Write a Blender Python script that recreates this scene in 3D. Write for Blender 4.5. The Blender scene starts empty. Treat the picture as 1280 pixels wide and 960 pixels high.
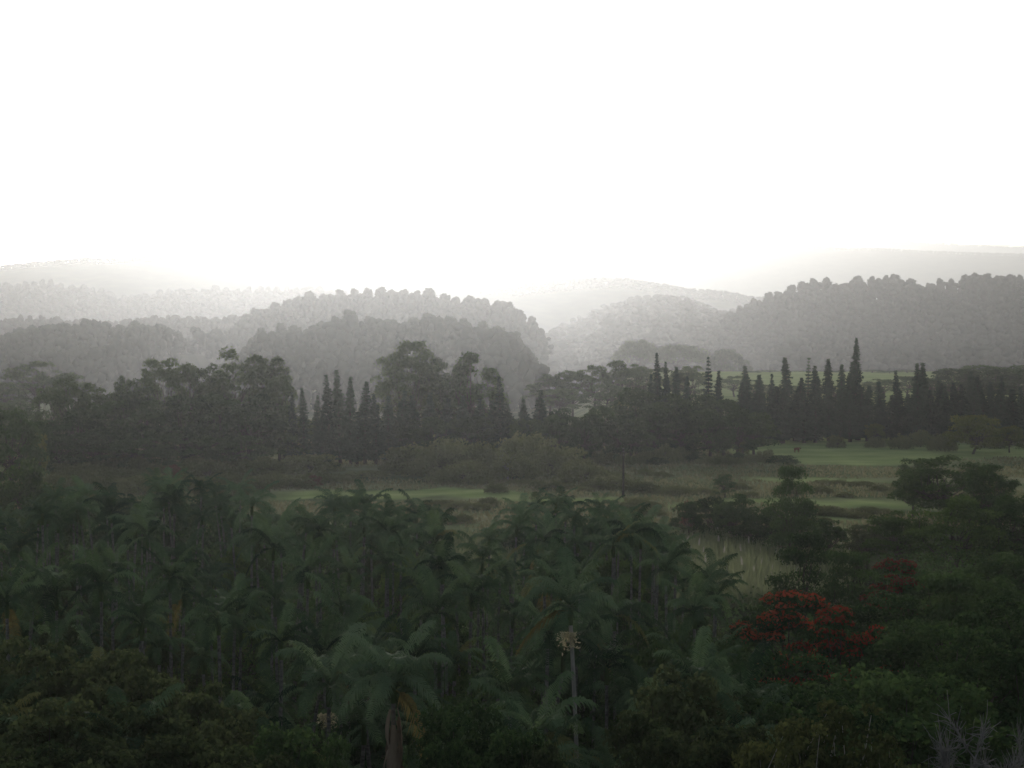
import bpy, math
import numpy as np
from mathutils import Vector

# ------------------------------------------------------------------ camera, sky, sun, exposure
sc = bpy.context.scene
CAM_Z, FPX, HORIZON = 36.0, 2400.0, 400.0
PITCH = math.atan((480.0 - HORIZON) / FPX)
cam_d = bpy.data.cameras.new('camera')
cam = bpy.data.objects.new('camera', cam_d)
sc.collection.objects.link(cam)
cam_d.sensor_width = 36.0
cam_d.lens = 36.0 * FPX / 1280.0
cam_d.clip_start, cam_d.clip_end = 0.5, 60000.0
cam.location = (0, 0, CAM_Z)
cam.rotation_euler = (math.pi / 2 - PITCH, 0, 0)
sc.camera = cam

SUN_EL, SUN_AZ = math.radians(12.5), math.radians(-3.8)
world = bpy.data.worlds.new('World')
sc.world = world
world.use_nodes = True
wn, wl = world.node_tree.nodes, world.node_tree.links
wn.clear()
sky = wn.new('ShaderNodeTexSky')
sky.sky_type = 'NISHITA'
sky.sun_disc = False
sky.sun_elevation = SUN_EL
sky.sun_rotation = SUN_AZ
sky.altitude = 100
sky.air_density = 1.0
sky.dust_density = 2.0
sky.ozone_density = 1.0
bg = wn.new('ShaderNodeBackground')
bg.inputs['Strength'].default_value = 0.15
wout = wn.new('ShaderNodeOutputWorld')
veil = wn.new('ShaderNodeHueSaturation')          # thin white overcast veil: paler sky
veil.inputs['Saturation'].default_value = 0.5
wl.new(sky.outputs[0], veil.inputs['Color'])
wl.new(veil.outputs[0], bg.inputs['Color'])
wl.new(bg.outputs[0], wout.inputs['Surface'])

sun_d = bpy.data.lights.new('sun', 'SUN')
sun_d.energy = 2.0
sun_d.angle = math.radians(0.55)
sun_d.color = (1.0, 0.968, 0.92)
sun = bpy.data.objects.new('sun', sun_d)
sc.collection.objects.link(sun)
sdir = Vector((math.sin(SUN_AZ) * math.cos(SUN_EL), math.cos(SUN_AZ) * math.cos(SUN_EL), math.sin(SUN_EL)))
sun.rotation_euler = sdir.to_track_quat('Z', 'Y').to_euler()
sun.location = sdir * 3000

vs = sc.view_settings
vs.view_transform = 'Standard'
vs.look = 'None'
vs.exposure = -0.3
vs.gamma = 1.0
vs.use_curve_mapping = False
sc.render.engine = 'CYCLES'
cy = sc.cycles
cy.max_bounces = 5
cy.diffuse_bounces = 2
cy.glossy_bounces = 1
cy.transmission_bounces = 2
cy.volume_bounces = 0
cy.transparent_max_bounces = 4
cy.caustics_reflective = cy.caustics_refractive = False
cy.use_denoising = True
cy.filter_width = 1.6
cy.use_adaptive_sampling = False

HAZE_DENSITY, HAZE_G = 8.3e-5, 0.875

# ------------------------------------------------------------------ helpers
rng = np.random.default_rng(11)
COL = sc.collection.objects


def at(px, py, d):
    """point at forward distance y = d that lies behind photograph pixel (px, py)"""
    cp, sp = math.cos(PITCH), math.sin(PITCH)
    a, b = (px - 640) / FPX, (py - 480) / FPX
    vy = cp - b * sp
    vz = -sp - b * cp
    t = d / vy
    return a * t, d, CAM_Z + vz * t


def make_mesh(name, V, quads=None, tris=None, mats=(), midx=None):
    me = bpy.data.meshes.new(name)
    V = np.asarray(V, dtype=np.float32)
    quads = np.zeros((0, 4), np.int32) if quads is None else np.asarray(quads, np.int32).reshape(-1, 4)
    tris = np.zeros((0, 3), np.int32) if tris is None else np.asarray(tris, np.int32).reshape(-1, 3)
    me.vertices.add(len(V))
    me.vertices.foreach_set('co', V.ravel())
    nl = quads.size + tris.size
    me.loops.add(nl)
    me.loops.foreach_set('vertex_index', np.concatenate([quads.ravel(), tris.ravel()]).astype(np.int32))
    npoly = len(quads) + len(tris)
    me.polygons.add(npoly)
    st = np.concatenate([np.arange(len(quads)) * 4, quads.size + np.arange(len(tris)) * 3]).astype(np.int32)
    me.polygons.foreach_set('loop_start', st)
    for m in mats:
        me.materials.append(m)
    if midx is not None:
        me.polygons.foreach_set('material_index', np.asarray(midx, np.int32))
    me.update()
    me.validate()
    return me


class Geo:
    """collects vertices and quads"""
    def __init__(self):
        self.v, self.q, self.n = [], [], 0

    def add(self, V, Q):
        self.v.append(np.asarray(V, np.float64).reshape(-1, 3))
        self.q.append(np.asarray(Q, np.int64).reshape(-1, 4) + self.n)
        self.n += len(self.v[-1])

    def arrays(self):
        return np.concatenate(self.v), np.concatenate(self.q)

    def mesh(self, name, mat):
        V, Q = self.arrays()
        return make_mesh(name, V, Q, mats=[mat])


def tube(g, pts, rad, sides=6):
    pts = np.asarray(pts, float)
    rad = np.asarray(rad, float)
    n = len(pts)
    tan = np.gradient(pts, axis=0)
    tan /= np.linalg.norm(tan, axis=1)[:, None] + 1e-9
    ref = np.where(np.abs(tan[:, 2:3]) > 0.9, np.array([[1., 0, 0]]), np.array([[0, 0, 1.]]))
    a = np.cross(tan, ref)
    a /= np.linalg.norm(a, axis=1)[:, None] + 1e-9
    b = np.cross(tan, a)
    th = np.arange(sides) / sides * 2 * np.pi
    V = pts[:, None] + rad[:, None, None] * (np.cos(th)[None, :, None] * a[:, None] + np.sin(th)[None, :, None] * b[:, None])
    i = np.arange(n - 1)[:, None] * sides
    j = np.arange(sides)[None]
    k = (j + 1) % sides
    Q = np.stack([i + j, i + k, i + sides + k, i + sides + j], -1).reshape(-1, 4)
    g.add(V.reshape(-1, 3), Q)


def unit(v):
    return v / (np.linalg.norm(v, axis=-1, keepdims=True) + 1e-9)


def leaves(g, P, N, size, aspect=0.55, r=None):
    """diamond leaf faces at P, facing N, folded a little along the midrib"""
    r = r or rng
    n = len(P)
    size = np.broadcast_to(size, (n,)) * r.uniform(0.65, 1.35, n)
    t = unit(np.cross(N, r.normal(size=(n, 3))))
    b = np.cross(N, t)
    L, W = size[:, None] * t, (size * aspect)[:, None] * b
    dz = (N * size[:, None]) * 0.18
    V = np.stack([P - L, P - W * 1.0 + dz, P + L, P + W + dz], 1)
    Q = np.arange(4 * n).reshape(n, 4)
    g.add(V.reshape(-1, 3), Q)


# ------------------------------------------------------------------ materials
def mat_new(name):
    m = bpy.data.materials.new(name)
    m.use_nodes = True
    nt = m.node_tree
    nt.nodes.clear()
    return m, nt.nodes, nt.links


def leaf_mat(name, c0, c1, trans=0.3, scale=0.35, rough=0.8, spec=0.0, dead=None, isl_w=0.35):
    m, n, l = mat_new(name)
    out = n.new('ShaderNodeOutputMaterial')
    geo = n.new('ShaderNodeNewGeometry')
    info = n.new('ShaderNodeObjectInfo')
    noise = n.new('ShaderNodeTexNoise')
    noise.inputs['Scale'].default_value = scale
    noise.inputs['Detail'].default_value = 3
    l.new(geo.outputs['Position'], noise.inputs['Vector'])
    add = n.new('ShaderNodeMath'); add.operation = 'MULTIPLY_ADD'
    l.new(info.outputs['Random'], add.inputs[0])
    add.inputs[1].default_value = 0.7
    sub = n.new('ShaderNodeMath'); sub.operation = 'SUBTRACT'
    l.new(noise.outputs['Fac'], sub.inputs[0]); sub.inputs[1].default_value = 0.33
    l.new(sub.outputs[0], add.inputs[2])
    isl = n.new('ShaderNodeMath'); isl.operation = 'MULTIPLY_ADD'
    l.new(geo.outputs['Random Per Island'], isl.inputs[0])
    isl.inputs[1].default_value = isl_w
    l.new(add.outputs[0], isl.inputs[2])
    ramp = n.new('ShaderNodeValToRGB')
    e = ramp.color_ramp.elements
    e[0].position, e[0].color = 0.1, (*c0, 1)
    e[1].position, e[1].color = 0.95, (*c1, 1)
    if dead:
        x = e.new(1.0); x.color = (*dead, 1); e[1].position = 0.93
    l.new(isl.outputs[0], ramp.inputs['Fac'])
    p = n.new('ShaderNodeBsdfPrincipled')
    p.inputs['Roughness'].default_value = rough
    p.inputs['Specular IOR Level'].default_value = spec
    l.new(ramp.outputs['Color'], p.inputs['Base Color'])
    tr = n.new('ShaderNodeBsdfTranslucent')
    hs = n.new('ShaderNodeHueSaturation')
    hs.inputs['Hue'].default_value = 0.485
    hs.inputs['Saturation'].default_value = 1.1
    hs.inputs['Value'].default_value = 1.3
    l.new(ramp.outputs['Color'], hs.inputs['Color'])
    l.new(hs.outputs['Color'], tr.inputs['Color'])
    mx = n.new('ShaderNodeMixShader')
    mx.inputs[0].default_value = trans
    l.new(p.outputs[0], mx.inputs[1]); l.new(tr.outputs[0], mx.inputs[2])
    l.new(mx.outputs[0], out.inputs['Surface'])
    return m


def bark_mat(name, c0, c1, scale=3.0, stretch=0.25):
    m, n, l = mat_new(name)
    out = n.new('ShaderNodeOutputMaterial')
    tc = n.new('ShaderNodeTexCoord')
    mp = n.new('ShaderNodeMapping')
    mp.inputs['Scale'].default_value = (1, 1, stretch)
    l.new(tc.outputs['Object'], mp.inputs['Vector'])
    noise = n.new('ShaderNodeTexNoise')
    noise.inputs['Scale'].default_value = scale
    noise.inputs['Detail'].default_value = 5
    l.new(mp.outputs[0], noise.inputs['Vector'])
    ramp = n.new('ShaderNodeValToRGB')
    e = ramp.color_ramp.elements
    e[0].position, e[0].color = 0.3, (*c0, 1)
    e[1].position, e[1].color = 0.7, (*c1, 1)
    l.new(noise.outputs['Fac'], ramp.inputs['Fac'])
    p = n.new('ShaderNodeBsdfPrincipled')
    p.inputs['Roughness'].default_value = 0.9
    p.inputs['Specular IOR Level'].default_value = 0.05
    l.new(ramp.outputs['Color'], p.inputs['Base Color'])
    bump = n.new('ShaderNodeBump')
    bump.inputs['Strength'].default_value = 0.5
    bump.inputs['Distance'].default_value = 0.04
    l.new(noise.outputs['Fac'], bump.inputs['Height'])
    l.new(bump.outputs[0], p.inputs['Normal'])
    l.new(p.outputs[0], out.inputs['Surface'])
    return m


M = dict(
    palm=leaf_mat('palm_leaf', (0.014, 0.034, 0.018), (0.125, 0.190, 0.095), 0.22, 0.15, 0.75, 0.02, isl_w=0.06, dead=(0.15, 0.155, 0.06)),
    palm_far=leaf_mat('palm_leaf_blue_green', (0.018, 0.042, 0.024), (0.115, 0.180, 0.092), 0.22, 0.3, 0.75, 0.02, isl_w=0.12),
    palm_light=leaf_mat('palm_leaf_fresh', (0.050, 0.090, 0.050), (0.140, 0.200, 0.110), 0.22, 0.15, 0.75, 0.02, isl_w=0.06),
    palm_dead=leaf_mat('palm_leaf_yellowed', (0.07, 0.07, 0.028), (0.15, 0.13, 0.05), 0.3, 0.5),
    sheath=bark_mat('dry_palm_sheath', (0.16, 0.12, 0.085), (0.34, 0.27, 0.20), 2.5, 0.15),
    crownshaft=bark_mat('palm_crownshaft', (0.05, 0.085, 0.03), (0.09, 0.12, 0.05), 2.0),
    palm_trunk=bark_mat('palm_trunk', (0.075, 0.075, 0.065), (0.19, 0.185, 0.165), 4.0, 2.0),
    cream=leaf_mat('palm_flower', (0.32, 0.30, 0.20), (0.45, 0.42, 0.28), 0.25, 2.0),
    bark=bark_mat('bark', (0.035, 0.030, 0.024), (0.10, 0.09, 0.075)),
    pale_bark=bark_mat('pale_bark', (0.16, 0.15, 0.13), (0.34, 0.32, 0.29)),
    gray_twig=bark_mat('grey_twig', (0.13, 0.128, 0.12), (0.25, 0.245, 0.23)),
    dark=leaf_mat('dark_broadleaf', (0.018, 0.038, 0.017), (0.066, 0.108, 0.042), 0.25),
    olive=leaf_mat('olive_broadleaf', (0.028, 0.044, 0.022), (0.078, 0.098, 0.046), 0.28),
    green=leaf_mat('fresh_broadleaf', (0.034, 0.064, 0.022), (0.090, 0.140, 0.045), 0.32),
    euca=leaf_mat('grey_green_leaf', (0.028, 0.050, 0.026), (0.092, 0.130, 0.058), 0.30),
    pine=leaf_mat('pine_needle', (0.018, 0.038, 0.025), (0.052, 0.088, 0.052), 0.15),
    shrub=leaf_mat('scrub_leaf', (0.062, 0.080, 0.036), (0.165, 0.180, 0.080), 0.28, 0.15),
    lime=leaf_mat('pale_green_leaf', (0.06, 0.085, 0.025), (0.12, 0.14, 0.045), 0.35),
    yellow=leaf_mat('yellow_green_leaf', (0.026, 0.040, 0.018), (0.085, 0.098, 0.040), 0.25, 1.0),
    red=leaf_mat('scarlet_flower', (0.17, 0.042, 0.024), (0.31, 0.088, 0.045), 0.25, 1.5),
    maroon=leaf_mat('maroon_flower', (0.10, 0.030, 0.022), (0.17, 0.055, 0.036), 0.25, 1.5),
    orange=leaf_mat('rust_flower', (0.10, 0.065, 0.045), (0.17, 0.10, 0.065), 0.25, 1.5),
    forest=leaf_mat('plantation_leaf', (0.020, 0.030, 0.018), (0.032, 0.043, 0.025), 0.10, 0.03, 0.9, 0.0, isl_w=0.12),
    cane=leaf_mat('cane_grass', (0.085, 0.115, 0.055), (0.20, 0.225, 0.125), 0.35, 0.2),
    plume=leaf_mat('cane_plume', (0.22, 0.21, 0.17), (0.34, 0.32, 0.27), 0.35, 1.0),
    tuss=leaf_mat('dry_tussock', (0.085, 0.095, 0.045), (0.21, 0.20, 0.11), 0.3, 0.05),
    timber=bark_mat('weathered_timber', (0.030, 0.025, 0.022), (0.07, 0.06, 0.05), 3.0, 0.1),
    steel=bark_mat('dull_steel', (0.18, 0.18, 0.18), (0.28, 0.28, 0.28), 5.0),
    cow=bark_mat('red_brown_hide', (0.12, 0.045, 0.025), (0.18, 0.075, 0.04), 2.0, 1.0),
)

# ------------------------------------------------------------------ terrain
# ridges: distance, photograph outline of their tree tops (px, py), tree height, front and back depth of the slope
RIDGES = dict(
    left=dict(d=2050, th=40, f=520, b=420, o=[(-260, 418), (-60, 420), (0, 416), (40, 404), (60, 402), (100, 401), (130, 405), (160, 402), (200, 402), (222, 410), (240, 432)]),
    middle=dict(d=1750, th=39, f=500, b=420, o=[(288, 470), (300, 440), (315, 418), (335, 408), (380, 410), (405, 396), (440, 386), (470, 392), (500, 394), (540, 386), (570, 394), (600, 402), (630, 406), (652, 424), (672, 446)]),
    back=dict(d=3050, th=40, f=520, b=420, o=[(-250, 400), (0, 394), (40, 389), (90, 394), (150, 396), (210, 389), (280, 392), (330, 385), (370, 388), (400, 396), (430, 410)]),
    crest=dict(d=4800, th=42, f=800, b=700, o=[(-300, 360), (0, 354), (55, 350), (80, 353), (130, 361), (145, 370), (160, 367), (190, 364), (215, 359), (285, 358), (320, 359), (360, 357), (385, 356), (415, 360), (440, 366), (480, 380)]),
    brow=dict(d=2700, th=40, f=550, b=600, o=[(320, 385), (365, 374), (385, 368), (415, 364), (440, 363), (470, 361), (500, 361), (535, 360), (560, 368), (600, 368), (630, 374), (655, 386), (672, 402), (683, 424)]),
    gap=dict(d=4700, th=40, f=2600, b=500, o=[(600, 470), (660, 440), (690, 410), (712, 398), (740, 384), (780, 370), (820, 364), (850, 367), (880, 377), (900, 387), (940, 376), (990, 370), (1100, 372)]),
    right=dict(d=3300, th=42, f=800, b=600, o=[(850, 425), (890, 402), (930, 378), (960, 368), (1000, 353), (1015, 347), (1050, 352), (1075, 347), (1100, 343), (1130, 346), (1155, 355), (1180, 347), (1215, 339), (1240, 342), (1280, 340), (1400, 344), (1600, 352)]),
    veil=dict(d=5700, th=32, f=900, b=900, o=[(560, 372), (620, 360), (660, 352), (700, 347), (740, 344), (780, 344), (820, 351), (870, 359), (900, 360), (940, 368), (1000, 372)]),
    far_left=dict(d=6000, th=24, f=1600, b=1500, o=[(-400, 334), (0, 330), (60, 324), (110, 320), (150, 321), (185, 317), (230, 323), (300, 328), (380, 337), (430, 335), (500, 341), (600, 350), (660, 352), (760, 362)]),
    far_right=dict(d=9500, th=20, f=1800, b=1400, o=[(560, 345), (700, 330), (760, 313), (830, 309), (900, 307), (1000, 306), (1060, 309), (1100, 309), (1130, 311), (1200, 314), (1280, 316), (1500, 318)]),
    last=dict(d=12200, th=18, f=1500, b=900, o=[(850, 318), (980, 305), (1060, 301), (1130, 299), (1200, 303), (1280, 306), (1500, 306)]),
)
for R in RIDGES.values():
    o = np.array(R['o'], float)
    q = np.array([at(px, py, R['d']) for px, py in o])
    R['x'], R['top'] = q[:, 0], q[:, 2]
    R['ground'] = np.maximum(R['top'] - R['th'], 0)


def ridge_top(R, x):
    return np.interp(x, R['x'], R['top'])


def sstep(a, b, v):
    t = np.clip((v - a) / (b - a), 0, 1)
    return t * t * (3 - 2 * t)


def terrain(x, y):
    x = np.asarray(x, float); y = np.asarray(y, float)
    h = 33.0 * np.clip(1 - np.maximum(y, 0) / 120.0, 0, 1) ** 1.3
    q = x / np.maximum(y, 50)
    base = -26.0 * sstep(650, 1150, y) * sstep(0.075, 0.02, q)
    base = base - 50.0 * sstep(1300, 2300, y) * sstep(-0.01, 0.03, q) * sstep(0.15, 0.11, q)
    base = base - 34.0 * sstep(1340, 1500, y) * sstep(0.09, 0.13, q)
    h = h + base
    h = h + 0.35 * np.sin(x * 0.031 + y * 0.017) * np.clip((y - 90) / 100, 0, 1) + 0.22 * np.sin(x * 0.083 - y * 0.061 + 1.0) * np.clip((y - 90) / 100, 0, 1)
    for R in RIDGES.values():
        c = np.interp(x, R['x'], R['ground'])
        c = np.where((x < R['x'][0]) | (x > R['x'][-1]), base, c)
        t = np.where(y < R['d'], (y - R['d']) / R['f'], (y - R['d']) / R['b'])
        h = np.maximum(h, base + (c - base) * 0.5 * (1 + np.cos(np.pi * np.clip(t, -1, 1))))
    return h


def tz(x, y):
    return float(terrain(x, y))


def turf_at(X, Y):
    """1 on grazed green turf"""
    def box(x0, x1, y0, y1, s=6.0, w=0.0):
        sx = np.clip(np.minimum(X - x0, x1 - X) / (s * 1.5) + 0.5, 0, 1)
        yo = Y + w * np.sin(X * 0.09) + 3 * np.sin(X * 0.21 + 1.3) + 2.2 * np.sin(X * 0.53 + 0.4 * np.sin(Y * 0.3)) + 0.02 * s * (Y / 400) * np.sin(X * 0.037) * 20
        sy = np.clip(np.minimum(yo - y0, y1 - yo) / s + 0.5, 0, 1)
        return sx * sy
    turf = np.zeros_like(X)
    for b in [(60, 120, 482, 600, 10, 7), (110, 190, 490, 545, 10, 7), (-46, 3, 383, 402, 5, 3), (3, 22, 378, 388, 4, 2), (30, 78, 367, 379, 8, 4), (54, 80, 426, 438, 9, 5), (48, 62, 342, 350, 7, 3), (90, 300, 760, 1480, 60, 10), (30, 110, 800, 1150, 60, 10)]:
        turf = np.maximum(turf, box(*b))
    return turf


def build_ground():
    ys = [np.arange(-60, 90, 3.0), np.arange(90, 250, 4.0), np.arange(250, 620, 1.6)]
    yy = [620.0]
    while yy[-1] < 14500:
        yy.append(yy[-1] * 1.017)
    ys = ys + [np.array(yy)] + [R['d'] + np.arange(-75, 76, 15.0) for R in RIDGES.values()]
    ys = np.unique(np.round(np.concatenate(ys), 1))
    u = np.linspace(-1, 1, 200)
    Y = np.repeat(ys[:, None], len(u), 1)
    X = u[None] * (0.42 * np.maximum(Y, 0) + 90)
    Z = terrain(X, Y)
    V = np.stack([X, Y, Z], -1).reshape(-1, 3)
    r, c = len(ys), len(u)
    i = np.arange(r - 1)[:, None] * c + np.arange(c - 1)[None]
    Q = np.stack([i, i + 1, i + c + 1, i + c], -1).reshape(-1, 4)
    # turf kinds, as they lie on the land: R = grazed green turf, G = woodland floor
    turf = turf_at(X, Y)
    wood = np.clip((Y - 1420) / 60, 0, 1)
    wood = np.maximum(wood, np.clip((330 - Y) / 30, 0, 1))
    me = make_mesh('ground', V, Q)
    ca = me.color_attributes.new('turf', 'FLOAT_COLOR', 'POINT')
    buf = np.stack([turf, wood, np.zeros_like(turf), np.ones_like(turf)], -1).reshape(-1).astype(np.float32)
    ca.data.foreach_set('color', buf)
    m, n, l = mat_new('pasture_ground')
    out = n.new('ShaderNodeOutputMaterial')
    geo = n.new('ShaderNodeNewGeometry')
    att = n.new('ShaderNodeAttribute'); att.attribute_name = 'turf'
    sep = n.new('ShaderNodeSeparateColor'); l.new(att.outputs['Color'], sep.inputs[0])
    def noise(s, d, st=(1, 1, 1)):
        mp = n.new('ShaderNodeMapping'); mp.inputs['Scale'].default_value = st
        l.new(geo.outputs['Position'], mp.inputs['Vector'])
        t = n.new('ShaderNodeTexNoise'); t.inputs['Scale'].default_value = s; t.inputs['Detail'].default_value = d
        l.new(mp.outputs[0], t.inputs['Vector'])
        return t.outputs['Fac']
    def ramp(fac, *stops):
        r_ = n.new('ShaderNodeValToRGB')
        e = r_.color_ramp.elements
        e[0].position, e[0].color = stops[0][0], (*stops[0][1], 1)
        e[1].position, e[1].color = stops[-1][0], (*stops[-1][1], 1)
        for p_, c_ in stops[1:-1]:
            k = e.new(p_); k.color = (*c_, 1)
        l.new(fac, r_.inputs['Fac'])
        return r_.outputs['Color']
    def mix(f, a, b):
        x = n.new('ShaderNodeMix'); x.data_type = 'RGBA'
        l.new(f, x.inputs['Factor']); l.new(a, x.inputs['A']); l.new(b, x.inputs['B'])
        return x.outputs['Result']
    dry = ramp(noise(0.045, 6, (0.45, 1, 1)), (0.32, (0.075, 0.100, 0.048)), (0.5, (0.140, 0.165, 0.082)), (0.68, (0.23, 0.23, 0.135)))
    grn = ramp(noise(0.11, 5, (0.5, 1, 1)), (0.3, (0.165, 0.225, 0.080)), (0.72, (0.29, 0.345, 0.145)))
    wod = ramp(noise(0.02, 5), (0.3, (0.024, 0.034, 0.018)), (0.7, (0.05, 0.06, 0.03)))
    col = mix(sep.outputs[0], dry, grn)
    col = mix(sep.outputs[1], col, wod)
    p = n.new('ShaderNodeBsdfPrincipled'); p.inputs['Roughness'].default_value = 0.95
    p.inputs['Specular IOR Level'].default_value = 0.0
    l.new(col, p.inputs['Base Color'])
    bump = n.new('ShaderNodeBump'); bump.inputs['Strength'].default_value = 0.9; bump.inputs['Distance'].default_value = 0.6
    l.new(noise(0.8, 6), bump.inputs['Height']); l.new(bump.outputs[0], p.inputs['Normal'])
    l.new(p.outputs[0], out.inputs['Surface'])
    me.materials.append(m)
    ob = bpy.data.objects.new('ground', me)
    COL.link(ob)
    ob['kind'] = 'structure'
    return ob


build_ground()


# ------------------------------------------------------------------ prototypes (mesh data shared between copies)
def new_obj(name, data, parent=None, loc=(0, 0, 0), rot=(0, 0, 0), scale=(1, 1, 1)):
    o = bpy.data.objects.new(name, data)
    COL.link(o)
    o.location, o.rotation_euler, o.scale = loc, rot, scale
    if parent is not None:
        o.parent = parent
    return o


def tag(o, label, cat, group=None, kind=None):
    o['label'], o['category'] = label, cat
    if group:
        o['group'] = group
    if kind:
        o['kind'] = kind
    return o


def limb(g, a, b, r0, r1, r, sag=0.12, sides=5, n=5):
    a, b = np.asarray(a, float), np.asarray(b, float)
    t = np.linspace(0, 1, n)[:, None]
    L = np.linalg.norm(b - a)
    bend = r.normal(size=3) * L * sag
    bend[2] = -abs(bend[2]) * 0.5
    pts = a + (b - a) * t + bend * (np.sin(np.pi * t))
    tube(g, pts, r0 + (r1 - r0) * t[:, 0], sides)


def broadleaf(seed, H, W, base=0.35, clumps=60, nleaf=4000, leaf=0.3, mat='dark', cr=(0.13, 0.2), shape='dome', bark='bark', flat=0.75, tr=None, flowers=0, stems=1, ragged=0.0, hang=0.0, njit=0.75):
    """tree of height H, crown width W; returns dict of part meshes"""
    r = np.random.default_rng(seed)
    z0 = base * H
    cz = []
    while len(cz) < clumps:
        v = unit(r.normal(size=3))
        rad = r.uniform(0.25, 1.0) ** 0.45
        p = v * rad
        if shape == 'dome' and p[2] < -0.35:
            continue
        x, y, z = p
        if shape == 'dome':
            q = [x * W / 2, y * W / 2, z0 + ((z + 0.35) / 1.35) ** 0.72 * (H - z0)]
        elif shape == 'mound':
            q = [x * W / 2, y * W / 2, abs(z) * H * 0.9]
        elif shape == 'tiered':
            k = r.integers(0, 5)
            zz = [0.22, 0.42, 0.62, 0.82, 1.0][k]
            wr = [0.8, 1.0, 0.95, 0.75, 0.45][k]
            ang, rr = r.uniform(0, 2 * np.pi), r.uniform(0, 1) ** 0.5 * wr
            q = [rr * np.cos(ang) * W / 2, rr * np.sin(ang) * W / 2, z0 + (H - z0) * (zz - 0.06) - 0.10 * (H - z0) * rr ** 2 + r.normal() * 0.02 * H]
        elif shape == 'umbrella':
            ang, rr = r.uniform(0, 2 * np.pi), r.uniform(0, 1) ** 0.5
            q = [rr * np.cos(ang) * W / 2, rr * np.sin(ang) * W / 2, H * (0.95 - 0.32 * rr ** 2) + r.normal() * 0.035 * H]
        else:  # column
            zz = r.uniform(0, 1)
            wr = np.sin(np.pi * (0.12 + 0.8 * zz)) ** 0.7
            q = [x * W / 2 * wr, y * W / 2 * wr, z0 + zz * (H - z0) * 0.95]
        q = np.array(q)
        if ragged:
            q[:2] *= 1 + r.normal() * ragged
            q[2] += r.normal() * ragged * H * 0.25
        cz.append(q)
    C = np.array(cz)
    tot = W if shape != 'column' else W * 1.2
    rad = r.uniform(cr[0], cr[1], len(C)) * tot
    C[:, 2] = np.minimum(C[:, 2], H - rad * flat * 0.8)
    C[:, 2] = np.maximum(C[:, 2], rad * 0.25)
    w = rad ** 2
    cnt = np.maximum((w / w.sum() * nleaf).astype(int), 6)
    idx = np.repeat(np.arange(len(C)), cnt)
    d = unit(r.normal(size=(len(idx), 3)))
    d[:, 2] = np.where(d[:, 2] < -0.3, -d[:, 2], d[:, 2])
    rr = r.uniform(0.45, 1.0, len(idx)) ** 0.5 * (1 + 0.25 * r.normal(size=len(idx)) * 0.5)
    P = C[idx] + d * (rad[idx] * rr)[:, None] * np.array([1, 1, flat])
    if hang:
        P[:, 2] -= hang * r.uniform(0, 1, len(P)) ** 3 * H
    P[:, 2] = np.maximum(P[:, 2], 0.1)
    N = unit(d + njit * r.normal(size=d.shape) + np.array([0, 0, 0.25]))
    gl = Geo()
    leaves(gl, P, N, leaf, 0.6, r)
    gt = Geo()
    R0 = tr or 0.018 * H + 0.06
    tops = []
    for s in range(stems):
        a = r.uniform(0, 2 * np.pi)
        off = np.array([np.cos(a), np.sin(a), 0]) * (0.0 if stems == 1 else 0.06 * W)
        end = np.array([r.normal() * 0.03 * W, r.normal() * 0.03 * W, 0]) + off * 3.0 + np.array([0, 0, z0 + 0.35 * (H - z0)])
        t = np.linspace(0, 1, 7)[:, None]
        pts = off + (end - off) * t + np.sin(np.pi * t) * r.normal(size=3) * np.array([1, 1, 0]) * 0.02 * H
        pts[0, 2] = -0.4
        tube(gt, pts, R0 * (1.25 - 0.7 * t[:, 0]) / math.sqrt(stems), 7)
        tops.append(pts)
    order = np.argsort(-rad)
    for k in order[:min(len(C), 46)]:
        T = tops[r.integers(0, stems)]
        i = r.integers(3, 7)
        limb(gt, T[i], C[k], R0 * 0.32 / math.sqrt(stems), R0 * 0.06, r)
    out = {'trunk': gt.mesh('trunk', M[bark]), 'crown': gl.mesh('crown', M[mat])}
    if flowers:
        up = np.where((d[:, 2] > 0.25) & (P[:, 2] > z0 + 0.30 * (H - z0)))[0]
        keep = r.choice(len(C), max(3, int(len(C) * 0.75)), replace=False)
        up = up[np.isin(idx[up], keep)]
        up = r.choice(up, min(flowers, len(up)), replace=False)
        gf = Geo()
        leaves(gf, P[up] + d[up] * 0.12 + np.array([0, 0, 0.10]), unit(N[up] + np.array([0, 0, 0.5])), leaf * 0.8, 0.7, r)
        out['blossom'] = gf.mesh('blossom', M['red'])
    return dict(parts=out, H=H, W=W)


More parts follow.
